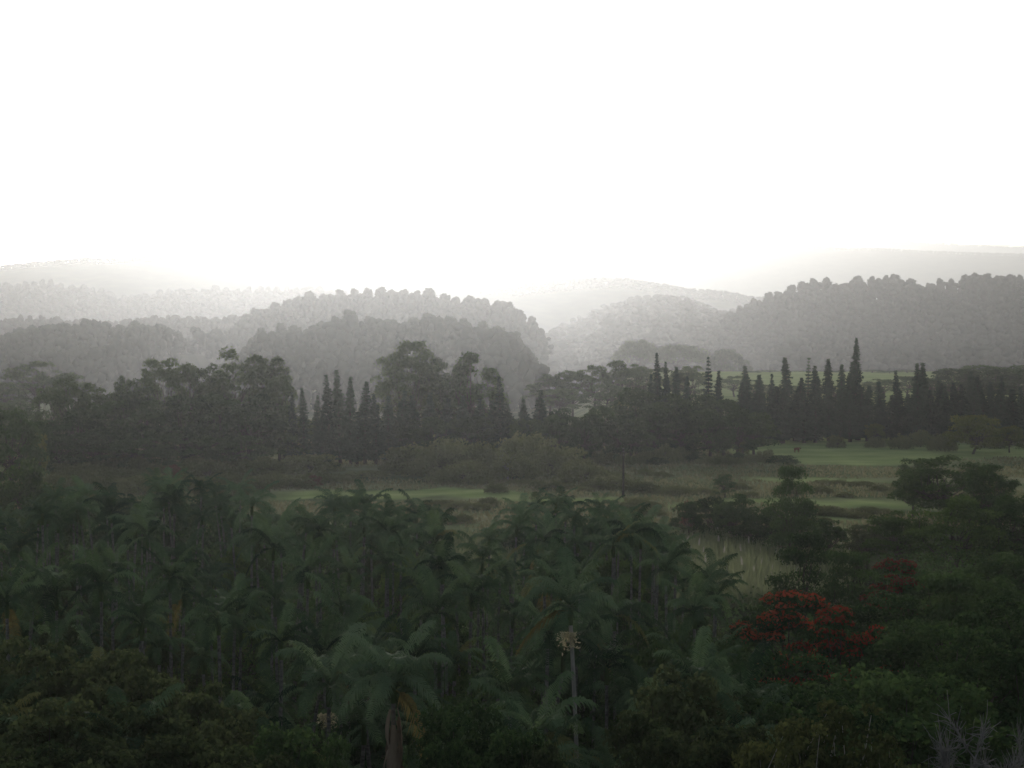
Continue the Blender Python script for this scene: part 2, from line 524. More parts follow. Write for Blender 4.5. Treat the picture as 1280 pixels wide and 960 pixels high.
def pine(seed, H=28, W=5.0, whorls=44, br=7, dense=7, mat='pine', open_=False, bare=0.06, prof=0.75):
    """columnar araucaria: whorls of short branches round a straight stem"""
    r = np.random.default_rng(seed)
    gt, gl = Geo(), Geo()
    t = np.linspace(0, 1, 9)
    lean = r.normal(size=2) * 0.012 * H
    pts = np.stack([lean[0] * t ** 2, lean[1] * t ** 2, t * H], -1)
    pts[0, 2] = -0.4
    tube(gt, pts, 0.32 * (1 - t) + 0.03, 7)
    z = np.linspace(bare, 0.985, whorls)
    for zi in z:
        env = (1 - zi) ** prof
        R = W / 2 * max(0.10, env) * r.uniform(0.82, 1.12)
        if zi < bare + 0.12:
            R *= 0.75 + 2 * (zi - bare)
        n = br + int(r.integers(-1, 2))
        a0 = r.uniform(0, 6.28)
        for k in range(n):
            if r.random() < 0.06:
                continue
            a = a0 + k * 2 * np.pi / n + r.normal() * 0.15
            d = np.array([np.cos(a), np.sin(a), 0])
            c = np.array([lean[0] * zi ** 2, lean[1] * zi ** 2, zi * H + r.normal() * 0.08])
            L = R * r.uniform(0.65, 1.2)
            tip = c + d * L + np.array([0, 0, (0.10 if not open_ else 0.05) * L + r.normal() * 0.1])
            if zi < 0.97 and L > 0.5:
                tube(gt, [c, (c + tip) / 2 + np.array([0, 0, -0.05 * L]), tip], [0.05, 0.035, 0.012], 3)
            m = dense if L > 0.6 else max(3, dense // 2)
            f = r.uniform(0.25 if not open_ else 0.35, 1.05, m)
            P = c + (tip - c) * f[:, None] + r.normal(size=(m, 3)) * np.array([0.12, 0.12, 0.08 if open_ else 0.16]) * (0.5 + L * 0.4)
            N = unit(r.normal(size=(m, 3)) * 0.7 + np.array([0, 0, 1.0 if open_ else 0.5]) + d * 0.4)
            leaves(gl, P, N, 0.30 + 0.10 * min(L, 2), 0.55, r)
    return dict(parts={'trunk': gt.mesh('trunk', M['bark']), 'crown': gl.mesh('crown', M[mat])}, H=H, W=W)


def frond_mesh(seed, L=3.0, rise=0.7, droop=1.4, mat='palm', n=32, lw=0.027, fall=0.6):
    """feather leaf in the local +x direction, root at the origin"""
    r = np.random.default_rng(seed)
    g = Geo()
    t = np.linspace(0, 1, 8)
    cx = lambda s: L * (s * 0.92)
    czf = lambda s: L * (rise * s - droop * s ** 2.2 * 0.55)
    tw = r.normal() * 0.12
    cyf = lambda s: L * tw * s ** 2
    pts = np.stack([cx(t), cyf(t), czf(t)], -1)
    tube(g, pts, 0.035 * (1 - t) + 0.008, 4)
    s = np.linspace(0.14, 0.99, n)
    P = np.stack([cx(s), cyf(s), czf(s)], -1)
    T = unit(np.gradient(P, axis=0))
    side = unit(np.cross(T, np.array([[0, 0, 1.0]])))
    up = np.cross(side, T)
    ll = L * 0.26 * (np.sin(np.pi * (0.10 + 0.82 * s)) ** 0.6)
    for sg in (-1, 1):
        dl = ll * r.uniform(0.85, 1.12, n)
        dirn = unit(sg * side * 0.9 + T * 0.45 + up * (0.25 + r.normal(size=(n, 1)) * 0.10))
        mid = P + dirn * (dl * 0.55)[:, None]
        tip = P + dirn * dl[:, None] + np.array([0, 0, -1.0]) * (dl * fall * r.uniform(0.6, 1.2, n))[:, None]
        w = T * (lw * L / 3 * 1.5)
        V = np.stack([P - w * 0.7, mid - w * 1.1, tip, mid + w * 1.1, P + w * 0.7], 1)
        k = np.arange(n)[:, None] * 5
        Q = np.concatenate([k + np.array([[0, 1, 3, 4]]), k + np.array([[1, 2, 2, 3]])])
        Q1 = (k + np.array([[0, 1, 3, 4]]))
        V2 = np.stack([mid - w * 1.1, tip - w * 0.2, tip + w * 0.2, mid + w * 1.1], 1).reshape(-1, 3)
        g.add(V.reshape(-1, 3), Q1)
        g.add(V2, np.arange(4 * n).reshape(-1, 4))
    return g


FROND_KINDS = [(0, 3.0, 1.65, 1.15), (1, 3.1, 1.25, 1.5), (2, 3.2, 0.95, 1.7), (3, 3.0, 0.55, 1.7), (4, 2.8, 0.15, 1.5), (5, 3.1, 1.05, 1.35)]
FG = [frond_mesh(s, L, a, b) for s, L, a, b in FROND_KINDS]
FROND = [g.mesh('frond', M['palm']) for g in FG]
FRESH = [g.mesh('frond', M['palm_light']) for g in FG]
FROND_DEAD = frond_mesh(9, 2.9, -0.1, 1.5, fall=0.8).mesh('frond', M['palm_dead'])


def palm_trunk_mesh(seed, H):
    r = np.random.default_rng(seed)
    g = Geo()
    n = 26
    t = np.linspace(0, 1, n)
    lean = r.normal(size=2) * 0.03 * H
    pts = np.stack([lean[0] * t ** 2, lean[1] * t ** 2, t * H], -1)
    pts[0, 2] = -0.5
    rad = 0.125 + 0.09 * np.exp(-t * 9) + 0.008 * (np.arange(n) % 2) - 0.02 * t
    tube(g, pts, rad, 8)
    return g.mesh('trunk', M['palm_trunk']), lean


SHAFT = Geo()
tube(SHAFT, [(0, 0, -0.1), (0, 0, 0.35), (0, 0, 0.8), (0, 0, 1.15)], [0.13, 0.17, 0.13, 0.06], 8)
SHAFT = SHAFT.mesh('crownshaft', M['crownshaft'])


def frond_set(r, n=14):
    """(kind, azimuth, pitch, scale) for one palm head"""
    out = []
    a = r.uniform(0, 6.28)
    for k in range(n):
        a += 2.39996
        u = k / (n - 1)
        kind = [0, 5, 1, 2, 3, 4][min(5, int(u * 6 + r.uniform(-0.3, 0.3)) if u > 0 else 0)]
        out.append((max(0, kind), a + r.normal() * 0.15, r.normal() * 0.10, r.uniform(0.85, 1.12)))
    return out


def rot_place(V, az, pitch, s):
    V = V * s
    c, d = math.cos(pitch), math.sin(pitch)
    X = V[:, 0] * c + V[:, 2] * d
    Z = -V[:, 0] * d + V[:, 2] * c
    ca, sa = math.cos(az), math.sin(az)
    return np.stack([X * ca - V[:, 1] * sa, X * sa + V[:, 1] * ca, Z], -1)


PALM_TRUNKS = [palm_trunk_mesh(s, 12.0) for s in range(6)]
PALM_HEADS = []
for s in range(6):
    r = np.random.default_rng(100 + s)
    g = Geo()
    for kind, az, pit, sc_ in frond_set(r, 13):
        V, Q = FG[kind].arrays()
        g.add(rot_place(V, az, pit, sc_) + np.array([0, 0, 0.95]), Q)
    PALM_HEADS.append(g.mesh('crown', M['palm_far']))


def place_palm(x, y, top, label, group, detail, seed):
    """top is the height of the highest frond tips"""
    r = np.random.default_rng(seed)
    z = tz(x, y)
    k = int(r.integers(0, 6))
    me, lean = PALM_TRUNKS[k]
    root = new_obj('palm_tree', None, loc=(x, y, z), rot=(0, 0, r.uniform(0, 6.28)))
    root.empty_display_size = 0.5
    s = r.uniform(0.62, 0.98)
    hs = top - z - (0.95 + 1.95 * s if group else 2.9)
    sz = hs / 12.0
    new_obj('trunk', me, root, scale=(1, 1, sz))
    hx = (lean[0], lean[1], hs)
    new_obj('crownshaft', SHAFT, root, loc=hx, scale=(1, 1, 1))
    if detail:
        for kind, az, pit, sc_ in frond_set(r, 14):
            new_obj('frond', FROND[kind], root, loc=(hx[0], hx[1], hx[2] + 0.95), rot=(0, pit, az), scale=(sc_ * s,) * 3)
        if r.random() < 0.12:
            new_obj('frond', FROND_DEAD, root, loc=(hx[0], hx[1], hx[2] + 0.6), rot=(0, 0.3, r.uniform(0, 6.28)))
            if group:
                label, group = label.replace('palm', 'palm with a yellowed frond', 1), 'yellowing ' + group
    else:
        new_obj('crown', PALM_HEADS[int(r.integers(0, 6))], root, loc=hx, rot=(r.normal() * 0.06, r.normal() * 0.06, r.uniform(0, 6.28)), scale=(s, s, s))
    tag(root, label, 'palm tree', group)
    return root


def place(name, proto, px, top, d, wpx, label, cat, group=None, r=None, dz=0.0):
    """put a copy of a prototype behind pixel column px at distance d, its top at pixel row top"""
    r = r or rng
    x, y, zt = at(px, top, d)
    z = tz(x, y)
    h = max(zt - z, 1.0)
    w = wpx / FPX * d
    root = new_obj(name, None, loc=(x, y, z + dz), rot=(r.normal() * 0.018, r.normal() * 0.018, r.uniform(0, 6.28)), scale=(w / proto['W'], w / proto['W'], h / proto['H']))
    root.empty_display_size = 0.5
    for pn, me in proto['parts'].items():
        new_obj(pn, me, root)
    tag(root, label, cat, group)
    return root


# distant and middle distance kinds
K = dict(
    ragged=[broadleaf(20 + i, 26, 15, 0.20, 60, 5200, 0.40, 'euca', (0.09, 0.15), 'dome', ragged=0.06, flat=0.9) for i in range(4)],
    dome=[broadleaf(30 + i, 30, 20, 0.12, 120, 9500, 0.40, 'euca', (0.08, 0.12), 'dome', flat=0.95) for i in range(3)],
    dark=[broadleaf(40 + i, 18, 13, 0.12, 60, 4200, 0.40, 'dark', (0.10, 0.17), 'dome') for i in range(4)],
    column=[broadleaf(50 + i, 24, 9, 0.12, 60, 3600, 0.40, 'dark', (0.12, 0.20), 'column') for i in range(3)],
    shrub=[broadleaf(60 + i, 6, 14, 0.0, 70, 4200, 0.30, 'shrub', (0.08, 0.14), 'mound', stems=4, flat=0.8) for i in range(4)],
    darkshrub=[broadleaf(160 + i, 7, 10, 0.0, 60, 4200, 0.26, 'dark', (0.09, 0.16), 'mound', stems=4) for i in range(3)],
    greenshrub=[broadleaf(65 + i, 6, 9, 0.0, 60, 3600, 0.26, 'green', (0.09, 0.15), 'mound', stems=3) for i in range(2)],
    umbrella=[broadleaf(70 + i, 22, 26, 0.4, 70, 4200, 0.55, 'euca', (0.08, 0.14), 'umbrella', flat=0.6) for i in range(3)],
    light=[broadleaf(80 + i, 11, 12, 0.12, 60, 4000, 0.30, 'lime', (0.09, 0.15), 'dome', flat=0.7) for i in range(2)],
    pine=[pine(90 + i) for i in range(4)],
    spire=[pine(96 + i, 30, 4.2, 56, 7, 6, prof=0.6) for i in range(3)],
    norfolk=[pine(103 + i, 26, 5.5, 24, 7, 14, open_=True, prof=0.8) for i in range(2)],
    hazy=[broadleaf(110 + i, 22, 20, 0.30, 55, 3000, 0.5, 'euca', (0.07, 0.13), 'dome', ragged=0.07, flat=0.55) for i in range(3)],
)


def pick(k, i):
    return K[k][i % len(K[k])]


# ------------------------------------------------------------------ hill woods
def cube_sphere():
    vs, qs = {}, []
    def vid(p):
        p = tuple(np.round(p, 6))
        return vs.setdefault(p, len(vs))
    for ax in range(3):
        for sg in (-1, 1):
            for a in (-1, 0):
                for b in (-1, 0):
                    q = []
                    for da, db in ((0, 0), (1, 0), (1, 1), (0, 1)):
                        p = [0, 0, 0]
                        p[ax], p[(ax + 1) % 3], p[(ax + 2) % 3] = sg, a + da, b + db
                        q.append(vid(p))
                    qs.append(q if sg > 0 else q[::-1])
    return unit(np.array(list(vs.keys()), float)), np.array(qs)


CS_V, CS_Q = cube_sphere()


def hill_tree(seed, H=32, W=15, lumps=6, n=60, leaf=1.1, low=0.1):
    """far tree: uneven rounded leaf masses with a loose fringe of leaves, on a trunk"""
    r = np.random.default_rng(seed)
    gl, gt = Geo(), Geo()
    C, Rr = [], []
    for k in range(lumps):
        f = (k + 0.5) / lumps
        a = k * 2.4 + r.uniform(0, 1)
        rad = W * r.uniform(0.15, 0.28) * (1.05 - 0.22 * f)
        off = W * 0.5 * (1 - f) ** 0.45 * r.uniform(0.35, 0.75)
        C.append([off * math.cos(a), off * math.sin(a), H * (low + (0.93 - low) * f ** 0.8) - rad * 0.5])
        Rr.append(rad)
        V = CS_V * (1 + 0.20 * r.normal(size=(len(CS_V), 1))) * rad * np.array([1, 1, r.uniform(1.05, 1.7)])
        gl.add(V + np.array(C[-1]), CS_Q)
    C, Rr = np.array(C), np.array(Rr)
    top = C[:, 2] + Rr
    idx = r.integers(0, lumps, n)
    d = unit(r.normal(size=(n, 3)) + np.array([0, 0, 0.3]))
    P = C[idx] + d * (Rr[idx] * r.uniform(0.85, 1.45, n))[:, None]
    leaves(gl, P, unit(d + 0.5 * r.normal(size=d.shape)), leaf, 0.6, r)
    t = np.linspace(0, 1, 5)
    tube(gt, np.stack([0 * t, 0 * t, t * H * 0.8 - 0.4 * (t == 0)], -1), 0.55 * (1 - t) + 0.12, 6)
    for k in range(lumps):
        limb(gt, [0, 0, H * 0.25 + 0.5 * C[k, 2] * 0.5], C[k], 0.22, 0.06, r)
    return gl, gt


def smooth(me):
    me.polygons.foreach_set('use_smooth', np.ones(len(me.polygons), bool))
    me.update()
    return me


HT = []
for i in range(6):
    gl, gt = hill_tree(200 + i, lumps=14, n=2000, leaf=0.5, low=0.35)
    HT.append(dict(parts={'trunk': gt.mesh('trunk', M['bark']), 'crown': smooth(gl.mesh('crown', M['forest']))}, H=32, W=15))
LOW = [hill_tree(220 + i, lumps=4, n=8, leaf=1.2)[0].arrays() for i in range(5)]
FAR = [hill_tree(230 + i, lumps=3, n=3, leaf=1.2, low=0.0)[0].arrays() for i in range(5)]


def wood(name, R, x0, x1, y0, y1, step, th, label, leaf_scale=1.0, jitter=0.48, hmax=True, kinds=None):
    kinds = kinds or LOW
    r = np.random.default_rng(abs(hash(name)) % 1000 if False else len(label) + int(R['d']))
    gx, gy = np.meshgrid(np.arange(x0, x1, step), np.arange(y0, y1, step))
    X = (gx + r.uniform(-jitter, jitter, gx.shape) * step).ravel()
    Y = (gy + r.uniform(-jitter, jitter, gy.shape) * step).ravel()
    Z = terrain(X, Y)
    lim = ridge_top(R, X * R['d'] / Y) if hmax else np.full_like(X, 1e9)
    # crown tops may not rise above the wood's outline
    lim = CAM_Z + (lim - CAM_Z) * Y / R['d']
    h = np.minimum(th * r.uniform(0.72, 1.0, len(X)), lim - Z - r.uniform(0, 4, len(X)))
    ok = h > 6
    X, Y, Z, h = X[ok], Y[ok], Z[ok], h[ok]
    g = Geo()
    for v in range(len(kinds)):
        s = np.arange(len(X)) % len(kinds) == v
        m_ = int(s.sum())
        if not m_:
            continue
        a = r.uniform(0, 6.28, m_)
        k = (np.maximum(h[s], 14) / 32)[:, None] * r.uniform(0.8, 1.6, (m_, 1)) * leaf_scale
        B, Q = kinds[v]
        xx = (B[None, :, 0] * np.cos(a)[:, None] - B[None, :, 1] * np.sin(a)[:, None]) * k + X[s][:, None]
        yy = (B[None, :, 0] * np.sin(a)[:, None] + B[None, :, 1] * np.cos(a)[:, None]) * k + Y[s][:, None]
        zz = B[None, :, 2] * (h[s] / 32)[:, None] + Z[s][:, None]
        g.add(np.stack([xx, yy, zz], -1).reshape(-1, 3), (Q[None] + (np.arange(m_) * len(B))[:, None, None]).reshape(-1, 4))
    me = smooth(g.mesh('forest', M['forest']))
    o = new_obj('forest', me)
    tag(o, label, 'forest', kind='stuff')
    return o


WOODS = [
    ('left', 16, 'grey wood on the low hill behind the ragged trees, with a steep end', 'eucalyptus on the brow of the low wood', 'tall grey tree on the brow of the low wood with a steep end', 15.0),
    ('middle', 16, 'grey wood on the rounded hill behind the domed tree', 'eucalyptus on the rounded middle hill', 'tall grey tree on the brow of the rounded hill behind the domed tree', 15.5),
    ('back', 18, 'pale grey wood between the low hill and the long crest', 'eucalyptus on the pale middle ridge', None, 11),
    ('crest', 30, 'pale wood along the long misty crest behind the nearer hills', 'eucalyptus on the long crest', 'pale tree standing out on the long misty crest', 26),
    ('brow', 16.5, 'grey wood on the shoulder that ends abruptly beside the misty gap', 'eucalyptus on the shoulder beside the gap', 'grey tree along the top of the shoulder beside the misty gap', 17),
    ('gap', 45, 'misty wood on the slope rising out of the bright gap', None, None, 0),
    ('right', 22.5, 'grey wood on the broad hill behind the row of pines', 'eucalyptus on the broad hill behind the pines', 'tall grey tree on the top of the broad hill behind the pines', 20),
]
for nm, step, lab, grp, tlab, sp in WOODS:
    R = RIDGES[nm]
    xs0 = max(R['x'][0], -0.287 * R['d']); xs1 = min(R['x'][-1], 0.287 * R['d'])
    front = {'left': 520, 'middle': 500, 'back': 420, 'crest': 560, 'brow': 520, 'gap': 2500, 'right': 780}[nm]
    wood(nm, R, xs0, xs1, R['d'] - front, R['d'] + 30, step, R['th'], lab, dict(gap=1.6, crest=1.35, right=1.2).get(nm, 1.0))
    if tlab:
        n = 0
        x = xs0
        while x < xs1 and n < 75:
            d = R['d'] + rng.uniform(-25, 5)
            zt = ridge_top(R, x * R['d'] / d) + rng.uniform(-4.0, 5.0)
            z = tz(x, d)
            if zt - z > 8 and abs(x / d) < 0.285:
                P = HT[n % 6]
                s = (zt - z) / P['H']
                w = max(s, 0.6) * rng.uniform(0.9, 1.5)
                root = new_obj('eucalyptus_tree', None, loc=(x, d, z), rot=(0, 0, rng.uniform(0, 6.28)), scale=(w, w, s))
                for pn, me in P['parts'].items():
                    new_obj(pn, me, root)
                tag(root, tlab, 'tree', grp)
                n += 1
            x += sp * rng.uniform(0.75, 1.35)
R = RIDGES['veil']; wood('veil', R, R['x'][0], R['x'][-1], R['d'] - 130, R['d'] + 20, 15, R['th'], 'faint wood on the veiled ridge beyond the gap', 1.7, kinds=FAR)
R = RIDGES['far_left']; wood('far_left', R, -0.3 * R['d'], R['x'][-1], R['d'] - 70, R['d'] + 30, 13, R['th'], 'almost white wood along the farthest ridge under the glare', 2.5, kinds=FAR)
R = RIDGES['far_right']; wood('far_right', R, R['x'][0], 0.3 * R['d'], R['d'] - 80, R['d'] + 30, 17, R['th'], 'faint wood along the high ridge beyond the broad hill', 2.2, kinds=FAR)
R = RIDGES['last']; wood('last', R, R['x'][0], 0.3 * R['d'], R['d'] - 80, R['d'] + 30, 20, R['th'], 'faintest wood on the highest ridge, barely darker than the sky', 2.6, kinds=FAR)

# ------------------------------------------------------------------ middle distance trees
n = 0
for px, top, w, d, k in [(62, 478, 46, 488, 'ragged'), (88, 470, 60, 480, 'ragged'), (118, 480, 56, 492, 'ragged'), (205, 449, 66, 496, 'ragged'), (236, 447, 58, 486, 'ragged'), (263, 455, 54, 492, 'ragged'), (296, 436, 84, 488, 'ragged'), (330, 446, 66, 494, 'ragged'), (354, 462, 46, 484, 'ragged'), (166, 474, 60, 480, 'ragged'), (150, 470, 30, 500, 'ragged')]:
    place('eucalyptus_tree', pick(k, n), px, top, d, w, 'tall ragged eucalyptus in the dark ragged stand beside the pine clump', 'tree', 'eucalyptus in the dark ragged stand'); n += 1
for px, top, w, d in [(95, 512, 80, 470), (140, 498, 84, 478), (185, 500, 84, 474), (228, 496, 84, 470), (270, 494, 84, 476), (312, 490, 84, 470), (350, 505, 70, 476), (75, 545, 60, 462), (120, 540, 80, 462), (170, 545, 80, 460), (240, 540, 80, 462), (300, 545, 80, 462)]:
    place('broadleaf_tree', pick('dark', n), px, top, d, w, 'dense dark tree filling in beneath the ragged eucalyptus', 'tree', 'dark trees under the ragged eucalyptus'); n += 1
for px, top, w, d in [(45, 452, 76, 790), (8, 478, 60, 800), (80, 466, 60, 780), (-20, 470, 60, 800), (20, 500, 60, 700)]:
    place('broadleaf_tree', pick('hazy', n), px, top, d, w, 'hazy grey spreading tree behind the ragged stand', 'tree', 'hazy trees behind the ragged stand'); n += 1
place('broadleaf_tree', pick('dark', 1), 14, 510, 395, 74, 'dark green rounded tree beside the sunlit yellow-green bush', 'tree')
for px, top, w, d in [(-6, 500, 60, 560), (22, 508, 50, 580), (4, 530, 60, 500), (34, 528, 50, 520), (-14, 540, 60, 480)]:
    place('broadleaf_tree', pick('ragged', n), px, top, d, w, 'dull green tree standing behind the dark rounded tree', 'tree', 'trees behind the dark rounded tree'); n += 1
place('broadleaf_tree', pick('dark', 2), 46, 528, 430, 40, 'small dark tree on the edge of the ragged stand', 'tree')
place('bush', pick('greenshrub', 0), 30, 574, 345, 78, 'yellow-green bush lit along its top, below the dark rounded tree', 'bush')
place('bush', pick('light', 0), 48, 540, 415, 24, 'small bright bush behind the dark rounded tree', 'bush')

PINE_L = [(366, 490, 16), (380, 484, 17), (396, 494, 16), (411, 468, 20), (425, 462, 22), (438, 470, 20), (456, 477, 22), (470, 492, 20), (402, 512, 20), (446, 505, 20)]
for px, top, w in PINE_L:
    place('pine_tree', pick('pine', n), px, top, 474 + rng.uniform(-4, 4), w * 1.6, 'slim dark pine in the clump with bare trunks showing below', 'pine tree', 'pines in the clump with bare trunks'); n += 1
place('eucalyptus_tree', pick('dome', 0), 508, 428, 522, 88, 'large domed eucalyptus rising behind the pines, its rim catching light', 'tree')
place('eucalyptus_tree', pick('dome', 1), 545, 447, 528, 56, 'smaller domed eucalyptus joined to the side of the large domed one', 'tree')
place('eucalyptus_tree', pick('column', 0), 590, 441, 524, 58, 'pointed leafy tree beside the domed pair of eucalyptus', 'tree')
place('eucalyptus_tree', pick('column', 1), 573, 456, 530, 36, 'narrow leafy tree between the pointed tree and the domed pair', 'tree')
place('eucalyptus_tree', pick('column', 2), 611, 458, 522, 40, 'narrow leafy tree against the far side of the pointed tree', 'tree')
for px, top, w in [(484, 495, 24), (498, 488, 24), (517, 494, 24), (535, 490, 24), (556, 498, 26), (578, 494, 24), (600, 498, 26), (626, 470, 20), (618, 500, 24), (638, 505, 24), (655, 498, 20), (672, 487, 24), (683, 500, 20)]:
    place('pine_tree', pick('pine', n), px, top, 490 + rng.uniform(-8, 8), w * 1.6, 'dark pine standing in front of the domed and pointed trees', 'pine tree', 'pines before the domed trees'); n += 1
for px, top, w in [(505, 520, 60), (548, 520, 60), (592, 522, 60), (632, 524, 50), (705, 508, 46), (730, 516, 46), (752, 509, 44), (690, 520, 54), (775, 516, 50), (655, 522, 50), (740, 528, 50)]:
    place('broadleaf_tree', pick('dark', n), px, top, 482 + rng.uniform(-8, 8), w, 'low dark tree at the foot of the central stand', 'tree', 'low dark trees of the central stand'); n += 1
for px, top, w, d in [(795, 486, 66, 512), (832, 490, 70, 506), (868, 492, 66, 512), (905, 500, 66, 508), (815, 505, 66, 498), (850, 508, 70, 496), (888, 512, 66, 494), (790, 522, 56, 492), (922, 512, 60, 500)]:
    place('broadleaf_tree', pick('dark', n), px, top, d, w, 'bulky dark tree in the stand at the head of the pasture', 'tree', 'bulky dark trees at the pasture head'); n += 1
place('broadleaf_tree', pick('dark', 3), 943, 516, 505, 58, 'round dark tree leaning out over the corner of the green pasture', 'tree')
place('bush', pick('light', 1), 929, 550, 500, 18, 'small bright bush at the foot of the round dark tree', 'bush')
for px, top, w in [(823, 441, 17), (834, 452, 16), (845, 458, 18), (812, 468, 18), (897, 463, 18), (858, 470, 18)]:
    place('pine_tree', pick('spire', n), px, top, 520 + rng.uniform(-6, 6), w * 1.2, 'pointed pine rising out of the bulky dark trees', 'pine tree', 'pines among the bulky dark trees'); n += 1
place('pine_tree', pick('norfolk', 0), 885, 446, 545, 26, 'open tiered pine with gaps between its branches, behind the bulky trees', 'pine tree')
ROW = [(927, 478), (938, 457), (950, 468), (962, 467), (975, 484), (987, 446), (998, 472), (1021, 457), (1037, 448), (1050, 455), (1060, 452), (1085, 482), (1102, 477), (1121, 463), (1133, 492), (1146, 454), (1158, 453), (1172, 476), (1184, 482), (1196, 478), (1211, 464), (1224, 471), (1238, 477), (1251, 470), (1264, 486), (1277, 484), (1292, 470)]
for px, top in ROW:
    place('pine_tree', pick('spire' if rng.random() < 0.6 else 'pine', n), px + rng.uniform(-1.5, 1.5), top, 572 + rng.uniform(-12, 10), rng.uniform(24, 31), 'slim dark pine in the long row behind the pasture', 'pine tree', 'pines in the long row'); n += 1
place('pine_tree', pick('spire', 0), 1071, 422, 574, 23, 'tallest spire-shaped pine in the long row behind the pasture', 'pine tree')
place('pine_tree', pick('norfolk', 1), 1009, 447, 582, 24, 'tiered pine with separate flat whorls at its tip, in the long row', 'pine tree')
for i, px in enumerate(np.arange(930, 1290, 13.0)):
    if 1083 < px < 1098:
        continue
    place('pine_tree', pick('pine', n), px + rng.uniform(-3, 3), rng.uniform(478, 497), 566 + rng.uniform(-8, 10), rng.uniform(30, 38), 'short bushy pine filling the foot of the long row', 'pine tree', 'short pines in the long row'); n += 1
place('broadleaf_tree', pick('light', 0), 1216, 517, 515, 66, 'pale green spreading tree in front of the long pine row', 'tree')
place('broadleaf_tree', pick('light', 1), 1262, 530, 520, 40, 'small pale green tree beside the spreading one before the pines', 'tree')
place('bush', pick('light', 1), 1093, 528, 560, 26, 'bright bush in the break of the long pine row', 'bush')
for px, top, w in [(1150, 536, 30), (1178, 540, 36), (1125, 542, 30), (1095, 545, 26), (1240, 545, 40), (1045, 543, 24)]:
    place('bush', pick('shrub', n), px, top, 535 + rng.uniform(-8, 8), w, 'low grey-brown bush along the far edge of the pasture', 'bush', 'bushes along the pasture edge'); n += 1
for px, top, w, d in [(1190, 461, 80, 840), (1228, 457, 80, 850), (1262, 460, 80, 840), (1295, 452, 80, 830), (1165, 475, 50, 850)]:
    place('broadleaf_tree', pick('dark', n), px, top, d, w, 'rounded hazy green tree behind the far end of the pine row', 'tree', 'hazy rounded trees behind the pine row'); n += 1
for px, top, w, d in [(688, 468, 66, 730), (716, 463, 54, 740), (742, 457, 56, 730), (772, 451, 66, 735), (800, 458, 60, 730), (835, 460, 66, 735), (862, 458, 60, 730), (700, 485, 60, 690), (760, 480, 60, 690)]:
    place('broadleaf_tree', pick('hazy', n), px, top, d, w, 'hazy tree with curling crown behind the central stand', 'tree', 'hazy trees behind the central stand'); n += 1
place('bush', pick('light', 0), 782, 500, 640, 34, 'sunlit bush in the gap behind the central stand', 'bush')
for px, top, w, d in [(938, 466, 26, 1310), (962, 463, 34, 1325), (1046, 465, 22, 1320), (1090, 462, 40, 1315), (1112, 464, 30, 1300), (1135, 462, 36, 1310), (945, 476, 18, 1120), (1085, 478, 20, 1080), (1000, 466, 16, 1330), (918, 470, 46, 900), (945, 480, 50, 860), (980, 482, 56, 820), (1012, 479, 50, 860), (1045, 482, 56, 820), (1078, 480, 44, 850), (1105, 474, 60, 880), (1135, 470, 60, 860)]:
    place('broadleaf_tree', pick('hazy' if w > 28 else 'dark', n), px, top, d, w, 'hazy tree around the far pale field beyond the pines', 'tree', 'trees round the far pale field'); n += 1
for px, top, w, lab in [(797, 426, 58, 'faint umbrella-crowned tree with the highest flat top, in the misty gap'), (848, 432, 74, 'faint wide umbrella-crowned tree in the middle of three in the mist'), (910, 438, 56, 'faint umbrella-crowned tree next to the far pale field')]:
    place('umbrella_tree', pick('umbrella', n), px, top, 1900, w, lab, 'tree'); n += 1

# scrub, bushes and small trees on the fields
for px, top, w, d, k in [(520, 556, 90, 450, 'shrub'), (558, 546, 110, 446, 'shrub'), (608, 552, 90, 442, 'shrub'), (660, 540, 100, 452, 'shrub'), (640, 566, 80, 430, 'shrub'), (695, 556, 90, 444, 'shrub'), (728, 574, 60, 424, 'shrub'), (585, 575, 80, 424, 'shrub')]:
    place('thicket', pick(k, n), px, top, d, w, 'large rounded brownish thicket on the slope below the central stand', 'thicket', 'thickets below the central stand'); n += 1
for px, top, w, d in [(458, 588, 60, 440), (385, 566, 80, 452), (330, 572, 76, 448), (262, 574, 80, 440), (200, 580, 70, 440), (150, 585, 70, 444), (340, 590, 70, 418), (395, 590, 60, 424), (290, 590, 60, 425), (425, 592, 50, 430), (110, 578, 60, 452), (70, 592, 70, 402), (125, 594, 70, 408), (180, 592, 80, 400), (235, 594, 76, 410), (285, 598, 70, 400), (320, 600, 60, 408), (95, 586, 70, 425), (160, 588, 70, 428), (370, 598, 56, 412), (30, 600, 70, 390)]:
    place('thicket', pick('shrub', n), px, top, d, w, 'low rounded thicket along the foot of the ragged stand', 'thicket', 'thickets below the ragged stand'); n += 1
for px, top, w, d in [(770, 592, 60, 410), (800, 600, 50, 400), (745, 600, 50, 405), (840, 606, 50, 395), (1040, 600, 46, 420), (1075, 603, 40, 415), (1010, 612, 50, 400), (690, 600, 60, 405), (620, 603, 30, 396), (1130, 612, 50, 390), (880, 612, 40, 398), (1030, 632, 60, 352), (1090, 634, 50, 356)]:
    place('bush', pick('shrub', n), px, top, d, w, 'low dull bush scattered on the rough dry field', 'bush', 'bushes on the rough dry field'); n += 1
for i, px in enumerate(np.arange(55, 985, 17.0)):
    if 412 < px < 482:
        continue
    d = 458 + 24 * (px > 690) + rng.uniform(-8, 8)
    yb = HORIZON + CAM_Z * FPX / d
    place('bush', pick('shrub' if i % 3 else 'darkshrub', i), px + rng.uniform(-5, 5), yb - rng.uniform(10, 24), d, rng.uniform(26, 46), 'low bush hiding the trunks along the foot of the tree belt', 'bush', 'bushes along the foot of the tree belt')
